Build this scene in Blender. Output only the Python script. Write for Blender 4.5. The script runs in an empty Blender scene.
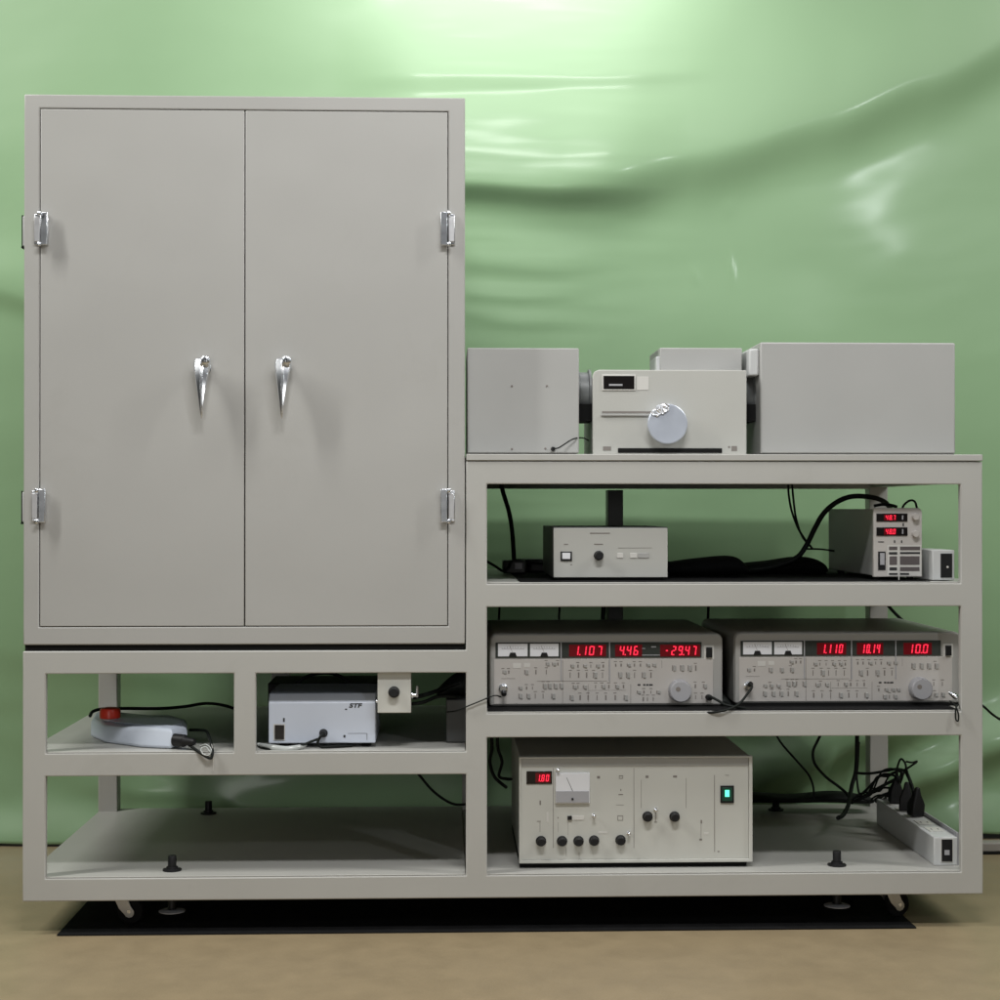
import bpy, bmesh, math, random
from mathutils import Vector, Matrix, noise
R = math.radians
PI = math.pi
rnd = random.Random(7)
SC = bpy.context.scene
COL = SC.collection

# ------------------------------------------------------------------ camera
FOC = 1630.0                                   # focal length in photo pixels (1000 px wide)
CAMLOC = Vector((-0.11, -3.26, 0.844))
YAW, PITCH = math.atan(55 / FOC), math.atan(10 / FOC)
cd = bpy.data.cameras.new('camera'); cam = bpy.data.objects.new('camera', cd); COL.objects.link(cam)
cam.location = CAMLOC; cam.rotation_euler = (PI / 2 + PITCH, 0, -YAW)
cd.sensor_width = 36; cd.lens = 36 * FOC / 1000; cd.clip_start = 0.05; cd.clip_end = 100
SC.camera = cam
SC.render.resolution_x = 1024; SC.render.resolution_y = 1024
RM = cam.rotation_euler.to_matrix()

# ------------------------------------------------------------------ world, lamps, exposure
W = bpy.data.worlds.new('World'); SC.world = W; W.use_nodes = True
W.node_tree.nodes['Background'].inputs[0].default_value = (0.62, 0.70, 0.72, 1)
W.node_tree.nodes['Background'].inputs[1].default_value = 0.038
SC.view_settings.view_transform = 'Standard'; SC.view_settings.look = 'None'
SC.view_settings.exposure = 0.0; SC.view_settings.gamma = 1.0; SC.view_settings.use_curve_mapping = False

def lamp(name, loc, aim, sx, sy, power, colour=(.995, .99, .95), spread=None):
    l = bpy.data.lights.new(name, 'AREA'); l.shape = 'RECTANGLE'; l.size = sx; l.size_y = sy
    l.energy = power; l.color = colour
    if spread: l.spread = R(spread)
    o = bpy.data.objects.new(name, l); COL.objects.link(o); o.location = loc
    d = Vector(aim) - Vector(loc); o.rotation_euler = d.to_track_quat('-Z', 'Y').to_euler()
    return o
lamp('ceiling_lamp', (-2.45, -.75, 3.1), (-0.6, -0.1, 0.6), 0.12, 1.7, 74)
lamp('ceiling_lamp', (2.65, -.75, 3.1), (0.5, -0.1, 0.6), 0.12, 1.7, 47)
lamp('ceiling_lamp', (0.1, -1.9, 3.1), (0.0, -0.1, 0.5), 1.3, 0.25, 26, (1, 1, 1), 120)
lamp('ceiling_lamp', (0.05, 0.54, 2.42), (0.0, 0.92, 1.45), 1.0, 0.20, 8, (1, .95, 1))
lamp('front_fill', (2.15, -3.3, 2.32), (0.0, 0.3, 0.7), 0.10, 0.14, 14, (.93, .98, 1))  # added unseen fill, set where the curtain mirrors it as a highlight
lamp('front_fill', (-1.0, -4.4, 1.0), (0.0, 0.3, 0.5), 0.9, 0.5, 16, (1, .99, .96))  # added unseen fill from behind the camera, lifts the front faces

# ------------------------------------------------------------------ pixel -> point at a depth
def at(px, py, Y=0.0):
    d = RM @ Vector(((px - 500) / FOC, (500 - py) / FOC, -1))
    return CAMLOC + d * ((Y - CAMLOC.y) / d.y)
def wx(px, Y=0.0): return at(px, 510, Y).x
def wz(py, Y=0.0, px=500): return at(px, py, Y).z
PX = 0.002

# ------------------------------------------------------------------ materials
def mat(name, col, rough=.5, metal=0, var=.0, vscale=6, bump=0, bscale=400, coat=0, emit=None, estr=0, spec=.5, coatr=.1):
    m = bpy.data.materials.new(name); m.use_nodes = True
    nt = m.node_tree; b = nt.nodes['Principled BSDF']
    b.inputs['Base Color'].default_value = (*col, 1); b.inputs['Roughness'].default_value = rough
    b.inputs['Metallic'].default_value = metal; b.inputs['Specular IOR Level'].default_value = spec
    b.inputs['Coat Weight'].default_value = coat; b.inputs['Coat Roughness'].default_value = coatr
    if emit: b.inputs['Emission Color'].default_value = (*emit, 1); b.inputs['Emission Strength'].default_value = estr
    tc = nt.nodes.new('ShaderNodeTexCoord')
    if var:
        n = nt.nodes.new('ShaderNodeTexNoise'); n.inputs['Scale'].default_value = vscale; n.inputs['Detail'].default_value = 5
        nt.links.new(tc.outputs['Object'], n.inputs['Vector'])
        r = nt.nodes.new('ShaderNodeMapRange'); r.inputs['From Min'].default_value = .3; r.inputs['From Max'].default_value = .7
        r.inputs['To Min'].default_value = 1 - var; r.inputs['To Max'].default_value = 1 + var
        nt.links.new(n.outputs['Fac'], r.inputs['Value'])
        v = nt.nodes.new('ShaderNodeVectorMath'); v.operation = 'SCALE'; v.inputs[0].default_value = col
        nt.links.new(r.outputs['Result'], v.inputs['Scale']); nt.links.new(v.outputs[0], b.inputs['Base Color'])
        r2 = nt.nodes.new('ShaderNodeMapRange'); r2.inputs['To Min'].default_value = rough * .85; r2.inputs['To Max'].default_value = min(1, rough * 1.15)
        nt.links.new(n.outputs['Fac'], r2.inputs['Value']); nt.links.new(r2.outputs['Result'], b.inputs['Roughness'])
    if bump:
        n = nt.nodes.new('ShaderNodeTexNoise'); n.inputs['Scale'].default_value = bscale; n.inputs['Detail'].default_value = 3
        nt.links.new(tc.outputs['Object'], n.inputs['Vector'])
        bp = nt.nodes.new('ShaderNodeBump'); bp.inputs['Strength'].default_value = bump; bp.inputs['Distance'].default_value = .001
        nt.links.new(n.outputs['Fac'], bp.inputs['Height']); nt.links.new(bp.outputs[0], b.inputs['Normal'])
    return m
M = {}
M['paint'] = mat('grey_enamel', (.415, .41, .385), .42, var=.035, vscale=3, bump=.12, bscale=500)
def weather(m, scale, amt, wave):
    nt = m.node_tree; b = nt.nodes['Principled BSDF']; tc = nt.nodes.new('ShaderNodeTexCoord')
    n = nt.nodes.new('ShaderNodeTexNoise'); n.inputs['Scale'].default_value = scale; n.inputs['Detail'].default_value = 8; n.inputs['Roughness'].default_value = .7; n.inputs['Distortion'].default_value = .6
    nt.links.new(tc.outputs['Object'], n.inputs['Vector'])
    r = nt.nodes.new('ShaderNodeMapRange'); r.inputs['From Min'].default_value = .56; r.inputs['From Max'].default_value = .74; r.inputs['To Min'].default_value = 0; r.inputs['To Max'].default_value = amt
    nt.links.new(n.outputs['Fac'], r.inputs['Value'])
    mx = nt.nodes.new('ShaderNodeMix'); mx.data_type = 'RGBA'; nt.links.new(r.outputs[0], mx.inputs['Factor'])
    l = b.inputs['Base Color'].links[0].from_socket; nt.links.new(l, mx.inputs[6]); mx.inputs[7].default_value = (.20, .185, .15, 1); nt.links.new(mx.outputs[2], b.inputs['Base Color'])
    w = nt.nodes.new('ShaderNodeTexNoise'); w.inputs['Scale'].default_value = 3.5; w.inputs['Detail'].default_value = 1
    nt.links.new(tc.outputs['Object'], w.inputs['Vector'])
    bp = nt.nodes.new('ShaderNodeBump'); bp.inputs['Strength'].default_value = 1; bp.inputs['Distance'].default_value = wave
    nt.links.new(w.outputs['Fac'], bp.inputs['Height'])
    old = b.inputs['Normal'].links[0].from_node; nt.links.new(bp.outputs[0], old.inputs['Normal'])
weather(M['paint'], 7, .10, .002)
M['cabinet'] = mat('cabinet_enamel', (.375, .37, .352), .42, var=.035, vscale=2.5, bump=.12, bscale=500)
weather(M['cabinet'], 5, .10, .005)
M['coupling'] = mat('grey_coupling', (.17, .18, .18), .45, var=.1, vscale=20)
M['gap'] = mat('black_rubber', (.009, .009, .009), .7, spec=.12)
M['chrome'] = mat('chrome', (.80, .82, .86), .26, metal=1, var=.05, vscale=60)
M['steel'] = mat('zinc_steel', (.60, .60, .61), .45, metal=1, var=.1, vscale=40)
M['black'] = mat('black_plastic', (.010, .010, .011), .5, var=.2, vscale=30, spec=.3)
M['cable'] = mat('cable_rubber', (.008, .010, .009), .6, var=.2, vscale=30, spec=.2)
M['case'] = mat('instrument_case', (.38, .38, .368), .45, var=.03, vscale=5, bump=.2, bscale=700)
M['lightcase'] = mat('light_case', (.46, .46, .43), .42, var=.03, vscale=6, bump=.2, bscale=700)
M['ampcase'] = mat('amplifier_case', (.36, .355, .34), .4, var=.03, vscale=8)
M['panel'] = mat('amplifier_panel', (.50, .475, .45), .4, var=.03, vscale=12)
M['cream'] = mat('cream_case', (.53, .53, .49), .45, var=.03, vscale=8)
M['white'] = mat('white_plastic', (.56, .57, .57), .4, var=.02)
M['bluewhite'] = mat('blue_white_plastic', (.60, .65, .75), .4, var=.04, vscale=8)
M['glass'] = mat('display_window', (.045, .05, .045), .15)
M['darkglass'] = mat('smoked_window', (.012, .010, .010), .12)
M['dial'] = mat('dial_grey', (.36, .36, .38), .4)
M['alu'] = mat('spun_aluminium', (.50, .54, .62), .32, metal=.25, var=.05, vscale=30)
M['print'] = mat('panel_print', (.20, .18, .165), .6)
M['black_print'] = mat('black_print', (.02, .02, .022), .6)
M['lightprint'] = mat('light_button', (.60, .59, .56), .4)
M['remote'] = mat('remote_plastic', (.66, .72, .82), .4, var=.03)
M['red'] = mat('red_plastic', (.75, .05, .025), .35, var=.1, vscale=40)
M['led'] = mat('red_led', (.5, .02, .04), .4, emit=(1, .02, .06), estr=1.2)
M['ledglow'] = mat('red_led_window', (.07, .003, .006), .25, emit=(1, .01, .03), estr=.05)
M['green_led'] = mat('green_lamp', (.1, .6, .4), .4, emit=(.12, 1, .6), estr=1.3)
M['darkgreen'] = mat('green_rocker', (.01, .06, .04), .3)
M['meter'] = mat('meter_face', (.74, .75, .78), .4)
M['darkgrey'] = mat('dark_grey_metal', (.06, .062, .06), .45, var=.1, vscale=10)
M['vent'] = mat('vent_shadow', (.10, .085, .085), .6)
M['cloth'] = mat('black_cloth', (.007, .007, .0075), .9, spec=.15, var=.3, vscale=20, bump=.5, bscale=120)
M['clearwrap'] = mat('clear_wrap', (.42, .44, .43), .2)
M['strip'] = mat('skirting_plastic', (.30, .28, .25), .5)

# ------------------------------------------------------------------ mesh builder
ORG = {}
class MB:
    def __init__(s): s.bm = bmesh.new()
    def box(s, x0, x1, y0, y1, z0, z1):
        v = [s.bm.verts.new((x, y, z)) for x in (min(x0, x1), max(x0, x1)) for y in (min(y0, y1), max(y0, y1)) for z in (min(z0, z1), max(z0, z1))]
        for f in ((0, 1, 3, 2), (4, 6, 7, 5), (0, 4, 5, 1), (2, 3, 7, 6), (0, 2, 6, 4), (1, 5, 7, 3)):
            s.bm.faces.new([v[i] for i in f])
        return s
    def prism(s, pts, y0, y1, axis='y'):
        def P(a, b, y):
            return {'y': (a, y, b), 'x': (y, a, b), 'z': (a, b, y)}[axis]
        A = [s.bm.verts.new(P(a, b, y0)) for a, b in pts]; B = [s.bm.verts.new(P(a, b, y1)) for a, b in pts]
        n = len(pts)
        s.bm.faces.new(A); s.bm.faces.new(B[::-1])
        for i in range(n): s.bm.faces.new((A[i], B[i], B[(i + 1) % n], A[(i + 1) % n]))
        return s
    def rings(s, rings, cap=True):
        V = [[s.bm.verts.new(p) for p in r] for r in rings]
        n = len(V[0])
        for a, b in zip(V, V[1:]):
            for i in range(n): s.bm.faces.new((a[i], a[(i + 1) % n], b[(i + 1) % n], b[i]))
        if cap: s.bm.faces.new(V[0][::-1]); s.bm.faces.new(V[-1])
        return s
    def cyl(s, c, axis, prof, seg=32):
        c = Vector(c); ax = {'x': Vector((1, 0, 0)), 'y': Vector((0, 1, 0)), 'z': Vector((0, 0, 1))}[axis] if isinstance(axis, str) else Vector(axis).normalized()
        u = ax.orthogonal().normalized(); w = ax.cross(u)
        return s.rings([[c + ax * d + (u * math.cos(2 * PI * i / seg) + w * math.sin(2 * PI * i / seg)) * max(r, 1e-5) for i in range(seg)] for d, r in prof])
    def tube(s, pts, r, seg=10, sub=8):
        P = [Vector(p) for p in pts]
        Q = [P[0] * 2 - P[1]] + P + [P[-1] * 2 - P[-2]]
        L = []
        for i in range(1, len(Q) - 2):
            for k in range(sub):
                t = k / sub; a, b, c, d = Q[i - 1:i + 3]
                L.append(.5 * ((2 * b) + (c - a) * t + (2 * a - 5 * b + 4 * c - d) * t * t + (3 * b - a - 3 * c + d) * t ** 3))
        L.append(P[-1])
        rg = []; u = None
        for i, p in enumerate(L):
            t = (L[min(i + 1, len(L) - 1)] - L[max(i - 1, 0)]).normalized()
            u = t.orthogonal().normalized() if u is None else (u - t * u.dot(t)).normalized()
            w = t.cross(u); rr = r(i / (len(L) - 1)) if callable(r) else r
            rg.append([p + (u * math.cos(2 * PI * k / seg) + w * math.sin(2 * PI * k / seg)) * rr for k in range(seg)])
        return s.rings(rg)
    def build(s, name, m, parent=None, bevel=0, smooth=False, seg=2, ang=40):
        bmesh.ops.recalc_face_normals(s.bm, faces=s.bm.faces)
        co = [v.co for v in s.bm.verts]
        lo = Vector([min(c[i] for c in co) for i in range(3)]); hi = Vector([max(c[i] for c in co) for i in range(3)])
        org = Vector(((lo.x + hi.x) / 2, (lo.y + hi.y) / 2, lo.z))
        for v in s.bm.verts: v.co -= org
        if smooth:
            for f in s.bm.faces: f.smooth = True
        me = bpy.data.meshes.new(name); s.bm.to_mesh(me); s.bm.free()
        me.materials.append(m if not isinstance(m, str) else M[m])
        o = bpy.data.objects.new(name, me); COL.objects.link(o)
        ORG[o.name] = org
        o.location = org - (ORG[parent.name] if parent else Vector())
        if parent: o.parent = parent
        if smooth:
            me.set_sharp_from_angle(angle=R(ang))
        if bevel:
            b = o.modifiers.new('bevel', 'BEVEL'); b.width = bevel; b.segments = seg; b.limit_method = 'ANGLE'; b.angle_limit = R(35)
            if not smooth:
                for p in me.polygons: p.use_smooth = True
                me.set_sharp_from_angle(angle=R(30))
                b.harden_normals = False
        return o
def tag(o, label=None, cat=None, group=None, kind=None):
    if label: o['label'] = label
    if cat: o['category'] = cat
    if group: o['group'] = group
    if kind: o['kind'] = kind
    return o
def thing(name, label, cat, loc, group=None):
    o = bpy.data.objects.new(name, None); COL.objects.link(o); o.location = loc; o.empty_display_size = .05
    ORG[o.name] = Vector(loc); return tag(o, label, cat, group)
def cable(name, label, pts, r, group=None, m='cable', cat='cable', **k):
    o = MB().tube([at(*p) for p in pts], r, **k).build(name, m, smooth=True)
    return tag(o, label, cat, group)

SEG = {'0': 'abcdef', '1': 'bc', '2': 'abged', '3': 'abgcd', '4': 'fgbc', '5': 'afgcd', '6': 'afgedc', '7': 'abc', '8': 'abcdefg', '9': 'abcdfg', '-': 'g', 'r': 'eg', ' ': ''}
def digits(text, x0, x1, z0, z1, Y, parent, m='led', name='digits'):
    """seven segment read-out filling x0..x1, z0..z1 on the plane Y"""
    n = len(text.replace('.', '')); w = (x1 - x0) / n; h = z1 - z0; t = h * .13; cw = w * .66
    mb = MB(); i = 0
    for ch in text:
        if ch == '.':
            xx = x0 + i * w - w * .14; mb.box(xx - t * .5, xx + t * .5, Y - .0006, Y, z0, z0 + t); continue
        bx = x0 + i * w; i += 1
        def sl(z): return (z - z0) * .12
        for s_ in SEG[ch]:
            if s_ in 'agd':
                z = {'a': z1 - t, 'g': (z0 + z1) / 2 - t / 2, 'd': z0}[s_]
                mb.prism([(bx + t + sl(z), z), (bx + cw - t + sl(z), z), (bx + cw - t + sl(z), z + t), (bx + t + sl(z), z + t)], Y - .0006, Y)
            else:
                xx = bx if s_ in 'ef' else bx + cw - t
                a, b = ((z0 + z1) / 2 + t * .2, z1 - t * .3) if s_ in 'fb' else (z0 + t * .3, (z0 + z1) / 2 - t * .2)
                mb.prism([(xx + sl(a), a), (xx + t + sl(a), a), (xx + t + sl(b), b), (xx + sl(b), b)], Y - .0006, Y)
    return mb.build(name, m, parent)
def lettering(text, x0, z0, h, Y, parent, m='black_print', name='lettering', shear=0, wide=1):
    c = bpy.data.curves.new('t', 'FONT'); c.body = text; c.size = h * 1.4; c.extrude = .0003; c.shear = shear; c.offset = h * .05
    o = bpy.data.objects.new('t', c); COL.objects.link(o)
    dg = bpy.context.evaluated_depsgraph_get(); me = bpy.data.meshes.new_from_object(o.evaluated_get(dg))
    mb = MB(); mb.bm.from_mesh(me); bpy.data.objects.remove(o)
    for v in mb.bm.verts: v.co = Vector((x0 + v.co.x * wide, Y - v.co.z, z0 + v.co.y))
    return mb.build(name, m, parent)

# ------------------------------------------------------------------ the setting: floor and curtain
fl = MB().box(-4, 4, -5, 3.2, -.02, 0).build('floor', mat('tan_floor', (.29, .225, .135), .42, var=.07, vscale=16, bump=.35, bscale=260)); tag(fl, kind='structure')

def smooth(t): t = max(0., min(1., t)); return t * t * (3 - 2 * t)
def poly_y(pts, x):
    if x <= pts[0][0]: return pts[0][1]
    for (a, b), (c, d) in zip(pts, pts[1:]):
        if x <= c:
            t = (x - a) / (c - a); return b + (d - b) * (t * t * (3 - 2 * t) * .5 + t * .5)
    return pts[-1][1]
# folds: (line of the crest, x fade in / out, height, softness above, softness below) in plan units of the cloth
FOLDS = [
    ([(330, 178), (470, 184), (560, 190), (700, 186)], 330, 430, 560, 690, .040, 95, 15),
    ([(500, 184), (600, 172), (700, 150), (830, 112), (930, 72), (1040, 20)], 500, 640, 1040, 1100, .040, 85, 38),
    ([(380, 76), (600, 74), (750, 66), (900, 40)], 330, 420, 640, 760, .007, 60, 13),
    ([(600, 215), (760, 185), (870, 150), (1000, 110), (1100, 70)], 620, 740, 1010, 1060, .003, 40, 44),
    ([(450, 262), (560, 268), (680, 255)], 430, 480, 540, 640, .005, 34, 9),
    ([(450, 292), (520, 297), (620, 290)], 430, 480, 530, 620, .003, 14, 6),
    ([(450, 310), (520, 322), (600, 318)], 430, 480, 520, 600, .003, 20, 8),
    ([(720, 790), (800, 764), (880, 730), (960, 706)], 640, 740, 900, 990, .062, 30, 22),
    ([(860, 800), (930, 775), (1000, 745), (1060, 706)], 850, 900, 1100, 1200, .050, 30, 20),
    ([(-60, 250), (0, 290), (40, 300), (120, 330)], -80, -30, 60, 160, .014, 40, 16),
    ([(-60, 640), (60, 650), (300, 700), (460, 715)], -100, 60, 380, 470, .010, 60, 26),
    ([(-60, 838), (100, 838), (300, 842)], -200, -60, 260, 420, .008, 20, 8),
    ([(90, 780), (180, 790), (300, 808), (400, 806)], 40, 120, 380, 440, .012, 30, 14),
]
def cloth_d(u, v):
    d = 0
    for pts, a, b, c, e, h, wa, wb in FOLDS:
        if u < a or u > e: continue
        f = smooth((u - a) / (b - a)) * smooth((e - u) / (e - c)); y = poly_y(pts, u); k = v - y
        d += h * f * (math.exp(-(k / wa) ** 2) if k < 0 else math.exp(-(k / wb) ** 2))
    # long soft drape
    d += (1 - .92 * math.exp(-((u - 885) / 110) ** 2 - ((v - 222) / 90) ** 2)) * .014 * noise.noise(Vector((u / 260, v / 330, 3.1))) + .0022 * noise.noise(Vector((u / 120 + v / 200, v / 60, 9)))
    d += .0003 * noise.noise(Vector((u / 40 + v / 60, v / 20, 5)))
    q = smooth((760 - u) / 240) * smooth((u - 380) / 80)
    if q: d += q * (.0011 * noise.noise(Vector((u / 140, v / 13 - u / 400, 7))) + .00035 * noise.noise(Vector((u / 90, v / 5.5 - u / 300, 2))))
    q = smooth((v - 640) / 120)
    if q: d += q * (.006 * noise.noise(Vector((u / 70 - v / 60, v / 40 + u / 120, 11))))
    # small creases pressed into the vinyl
    for (cx, cy, sx, sy, rot, h) in ((733, 266, 3, 15, -.15, .0016), (697, 275, 2.5, 10, -.35, .0012), (730, 206, 6, 10, 0, .0010)):
        a, b = u - cx, v - cy; p = a * math.cos(rot) + b * math.sin(rot); q = -a * math.sin(rot) + b * math.cos(rot)
        d += h * math.exp(-(p / sx) ** 2 - (q / sy) ** 2)
    return d
CY = .92
def curtain():
    x0, x1, z0, z1 = -2.3, 2.3, 0.012, 2.62; nx, nz = 560, 330
    sx = PX * (3.26 + CY) / 3.26
    rg = []
    for j in range(nz + 1):
        z = z0 + (z1 - z0) * j / nz; row = []
        for i in range(nx + 1):
            x = x0 + (x1 - x0) * i / nx
            u = 445 + (x + .11) / sx; v = 510 + (.844 - z) / sx
            y = CY - cloth_d(u, v)
            k = smooth((.22 - z) / .22)                                   # the hem is pushed forward where it meets the floor
            y -= (.055 + .02 * math.sin(x * 3.1 + 1) + .012 * math.sin(x * 11)) * k * k
            row.append((x, y, z + .006 * k * math.sin(x * 7)))
        rg.append(row)
    bm = bmesh.new(); V = [[bm.verts.new(p) for p in r] for r in rg]
    for a, b in zip(V, V[1:]):
        for i in range(nx): bm.faces.new((a[i], a[i + 1], b[i + 1], b[i]))
    mb = MB(); mb.bm.free(); mb.bm = bm
    m = mat('green_vinyl', (.24, .385, .21), .46, var=.02, vscale=3, coat=.24, coatr=.155, spec=.55, bump=.10, bscale=55)
    o = mb.build('curtain', m, smooth=True, ang=180)
    sl = o.modifiers.new('thickness', 'SOLIDIFY'); sl.thickness = .0012; sl.offset = 1
    tag(o, 'pale green glossy vinyl curtain hanging across the back, creased with diagonal folds', 'curtain')
curtain()
z = .0
ps = MB().box(wx(955, .72), 2.3, .700, .735, 0.004, .028).build('floor_cable_duct', 'strip', bevel=.004)
tag(ps, 'low grey cable duct on the floor under the curtain hem, right of the rack', 'cable duct')
MB().box(wx(955, .72), 2.3, .694, .741, 0.0, .004).build('base_strip', 'gap', ps)

# ------------------------------------------------------------------ the rack
DP = .75
rack = thing('equipment_rack', 'long grey welded steel rack on casters, carrying the cabinet and all the instruments', 'rack', (0, .37, 0))
XS = [23, 46, 234, 256, 466, 487, 960.5, 982.5]
ZS = [461, 484, 584, 607, 650, 672.5, 713.5, 737.5, 751.5, 774, 875.5, 898]
xw = [wx(p) for p in XS]; zw = [wz(p) for p in ZS]
def solid(px, py):
    if px < 466:
        if py < 650: return False
        if px < 46 or 650 < py < 672.5 or 751.5 < py < 774 or py > 875.5: return True
        return 234 < px < 256 and 672 < py < 752
    if px < 487 or px > 960.5: return True
    return any(a < py < b for a, b in ((461, 484), (584, 607), (713.5, 737.5), (875.5, 898)))
def grid_frame(xs, zs, fn, y0, y1):
    bm = bmesh.new(); n, m = len(xs) - 1, len(zs) - 1; V = {}
    def vert(i, j, y):
        k = (i, j, y)
        if k not in V: V[k] = bm.verts.new((xs[i], y, zs[j]))
        return V[k]
    S = lambda i, j: 0 <= i < n and 0 <= j < m and fn(i, j)
    for i in range(n):
        for j in range(m):
            if not S(i, j): continue
            for y in (y0, y1): bm.faces.new([vert(i, j, y), vert(i + 1, j, y), vert(i + 1, j + 1, y), vert(i, j + 1, y)])
            for di, dj, a, b in ((-1, 0, (i, j), (i, j + 1)), (1, 0, (i + 1, j), (i + 1, j + 1)), (0, -1, (i, j), (i + 1, j)), (0, 1, (i, j + 1), (i + 1, j + 1))):
                if not S(i + di, j + dj): bm.faces.new([vert(*a, y0), vert(*b, y0), vert(*b, y1), vert(*a, y1)])
    mb = MB(); mb.bm.free(); mb.bm = bm; return mb
cellfn = lambda i, j: solid((XS[i] + XS[i + 1]) / 2, (ZS[j] + ZS[j + 1]) / 2)
grid_frame(xw, zw, cellfn, 0, .016).build('front_frame', 'paint', rack, bevel=.0022, seg=2)
grid_frame(xw, zw, cellfn, DP - .045, DP).build('rear_frame', 'paint', rack, bevel=.0022, seg=2)
for a, b, tops in ((23, 46, (650, 751.5, 875.5)), (466, 487, (461, 584, 713.5, 875.5)), (960.5, 982.5, (461, 584, 713.5, 875.5)), (234, 256, (751.5,))):
    for t in tops:
        MB().box(wx(a) + .001, wx(b) - .001, .0165, DP - .0455, wz(t) - .042, wz(t) - .001).build('side_rail', 'paint', rack)
def shelf(a, b, t, m='paint'):
    zt = wz(t); MB().box(wx(a) + .001, wx(b) - .001, .003, DP - .002, zt + .0003, zt + .003).build('shelf', m, rack, bevel=.0008)
shelf(23, 466, 751.5); shelf(467, 982, 584); shelf(467, 982, 713.5)
shelf(23, 466, 875.5); shelf(467, 982, 875.5)
MB().box(wx(466.3), wx(982.5), -.003, DP + .002, wz(460.6), wz(454)).build('tabletop', 'paint', rack, bevel=.0015)
MB().box(wx(520), wx(931), .006, DP - .05, wz(584) + .0034, wz(584) + .0046).build('shelf_shade_sheet', 'cloth', rack)  # black sheet added to darken the shaded second shelf
MB().box(wx(488), wx(958), .004, DP - .05, wz(713.5) + .0034, wz(713.5) + .0046).build('shelf_shade_sheet', 'cloth', rack)  # black sheet standing in for the shade under the amplifiers
MB().box(wx(640), wx(658), DP - .11, DP - .05, wz(870), wz(486)).build('rear_duct', 'darkgrey', rack, bevel=.002)
zs1 = wz(875.5) + .003; zbot = wz(898)
for px in (160, 843):
    for Y, lab in ((.055, 0), (.67, 1)):
        x = wx(px + (8 if px < 500 else 0) * (Y < .3), 0)
        f = MB().cyl((x, Y, .003), 'z', [(.0365, .010), (.039, .0085), (zbot - .012, .0085), (zbot - .004, .0085)], 20).build('levelling_foot', 'black', rack, smooth=True)
        MB().cyl((x, Y, .003), 'z', [(.031, .024), (.0315, .0265), (.0328, .0265), (.035, .018)], 32).build('foot_disc', 'dial', f, smooth=True, ang=25)
        MB().cyl((x, Y, zs1), 'z', [(0, .019), (.003, .019), (.0045, .012), (.008, .0115), (.008, .0085), (.029, .0085), (.030, .0078)], 20).build('threaded_bolt', 'black', f, smooth=True)
def caster(px, Y, ang):
    x = wx(px); r = .027; zc_ = r + .0036
    c = MB().box(x - .024, x + .024, Y - .020, Y + .024, zbot - .005, zbot - .0005).build('caster', 'steel', rack, bevel=.001)
    d = Vector((math.sin(ang), math.cos(ang), 0)); s = Vector((math.cos(ang), -math.sin(ang), 0))
    ctr = Vector((x, Y, zc_)) + d * .014
    MB().cyl(ctr - s * .009, s, [(0, r * .7), (.001, r * .93), (.004, r), (.014, r), (.017, r * .93), (.018, r * .7)], 40).build('wheel', 'gap', c, smooth=True)
    for k in (-1, 1):
        o = s * (.0115 * k)
        mb = MB(); pts = [(-.021, zbot - .005), (.008, zbot - .005), (.018, zc_ + .010)] + [(.014 + .011 * math.cos(a_), zc_ - .002 + .011 * math.sin(a_)) for a_ in (.3, -.3, -.9, -1.57, -2.2, -2.8)] + [(-.008, zc_ + .006)]
        A = [mb.bm.verts.new(Vector((x, Y, 0)) + d * a + o + Vector((0, 0, b))) for a, b in pts]
        B = [mb.bm.verts.new(Vector((x, Y, 0)) + d * a + o + s * (.0022 * k) + Vector((0, 0, b))) for a, b in pts]
        mb.bm.faces.new(A); mb.bm.faces.new(B[::-1])
        for i in range(len(pts)): mb.bm.faces.new((A[i], B[i], B[(i + 1) % len(pts)], A[(i + 1) % len(pts)]))
        mb.build('fork_plate', 'steel', c, bevel=.0006)
    MB().cyl(ctr - s * .0145, s, [(0, .004), (.001, .0045), (.028, .0045), (.029, .004)], 14).build('axle', 'chrome', c, smooth=True)
caster(117, .085, 1.75); caster(901, .082, 1.25)
caster(118, .66, 1.2); caster(896, .66, 1.9)
mt_ = MB().box(wx(445) - .768, wx(445) + .95, -.0, .80, .0004, .0035).build('rack_shadow_sheet', M['cloth'], bevel=.001)  # black sheet added to deepen the shadow under the rack
tag(mt_, 'thin black sheet added on the floor underneath the rack as its shadow', 'shadow sheet')
# ------------------------------------------------------------------ the tall cabinet
cab = thing('tall_cabinet', 'tall grey two-door steel cabinet standing on the left half of the rack', 'cabinet', (wx(244), .33, wz(650)))
CX0, CX1, CZ0, CZ1 = wx(23.5, 0), wx(465, 0), wz(644.5, 0, 240), wz(96, 0, 240)
DX0, DX1, DZ0, DZ1 = wx(40), wx(447.5), wz(626, 0, 240), wz(110.5, 0, 240)
g = .0016
MB().box(CX0 + .002, CX1 - .002, .006, .62, wz(650) + .0003, CZ0 - .0002).build('base_pad', 'gap', cab)
mb = MB(); cd0 = .66
mb.box(CX0, CX1, .030, cd0, CZ0, CZ1)
mb.box(CX0, DX0 - g, 0, .030, CZ0, CZ1); mb.box(DX1 + g, CX1, 0, .030, CZ0, CZ1)
mb2 = None
mb.box(DX0 - g, DX1 + g, 0, .030, CZ0, DZ0 - g); mb.box(DX0 - g, DX1 + g, 0, .030, DZ1 + g, CZ1)
body = grid_frame([CX0, DX0 - g, DX1 + g, CX1], [CZ0, DZ0 - g, DZ1 + g, CZ1], lambda i, j: not (i == 1 and j == 1), 0, .030)
mb.bm.free()
body.box(CX0, CX1, .0302, cd0, CZ0, CZ1)
body.build('body', 'cabinet', cab, bevel=.0022)
xm = wx(244.5)
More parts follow.
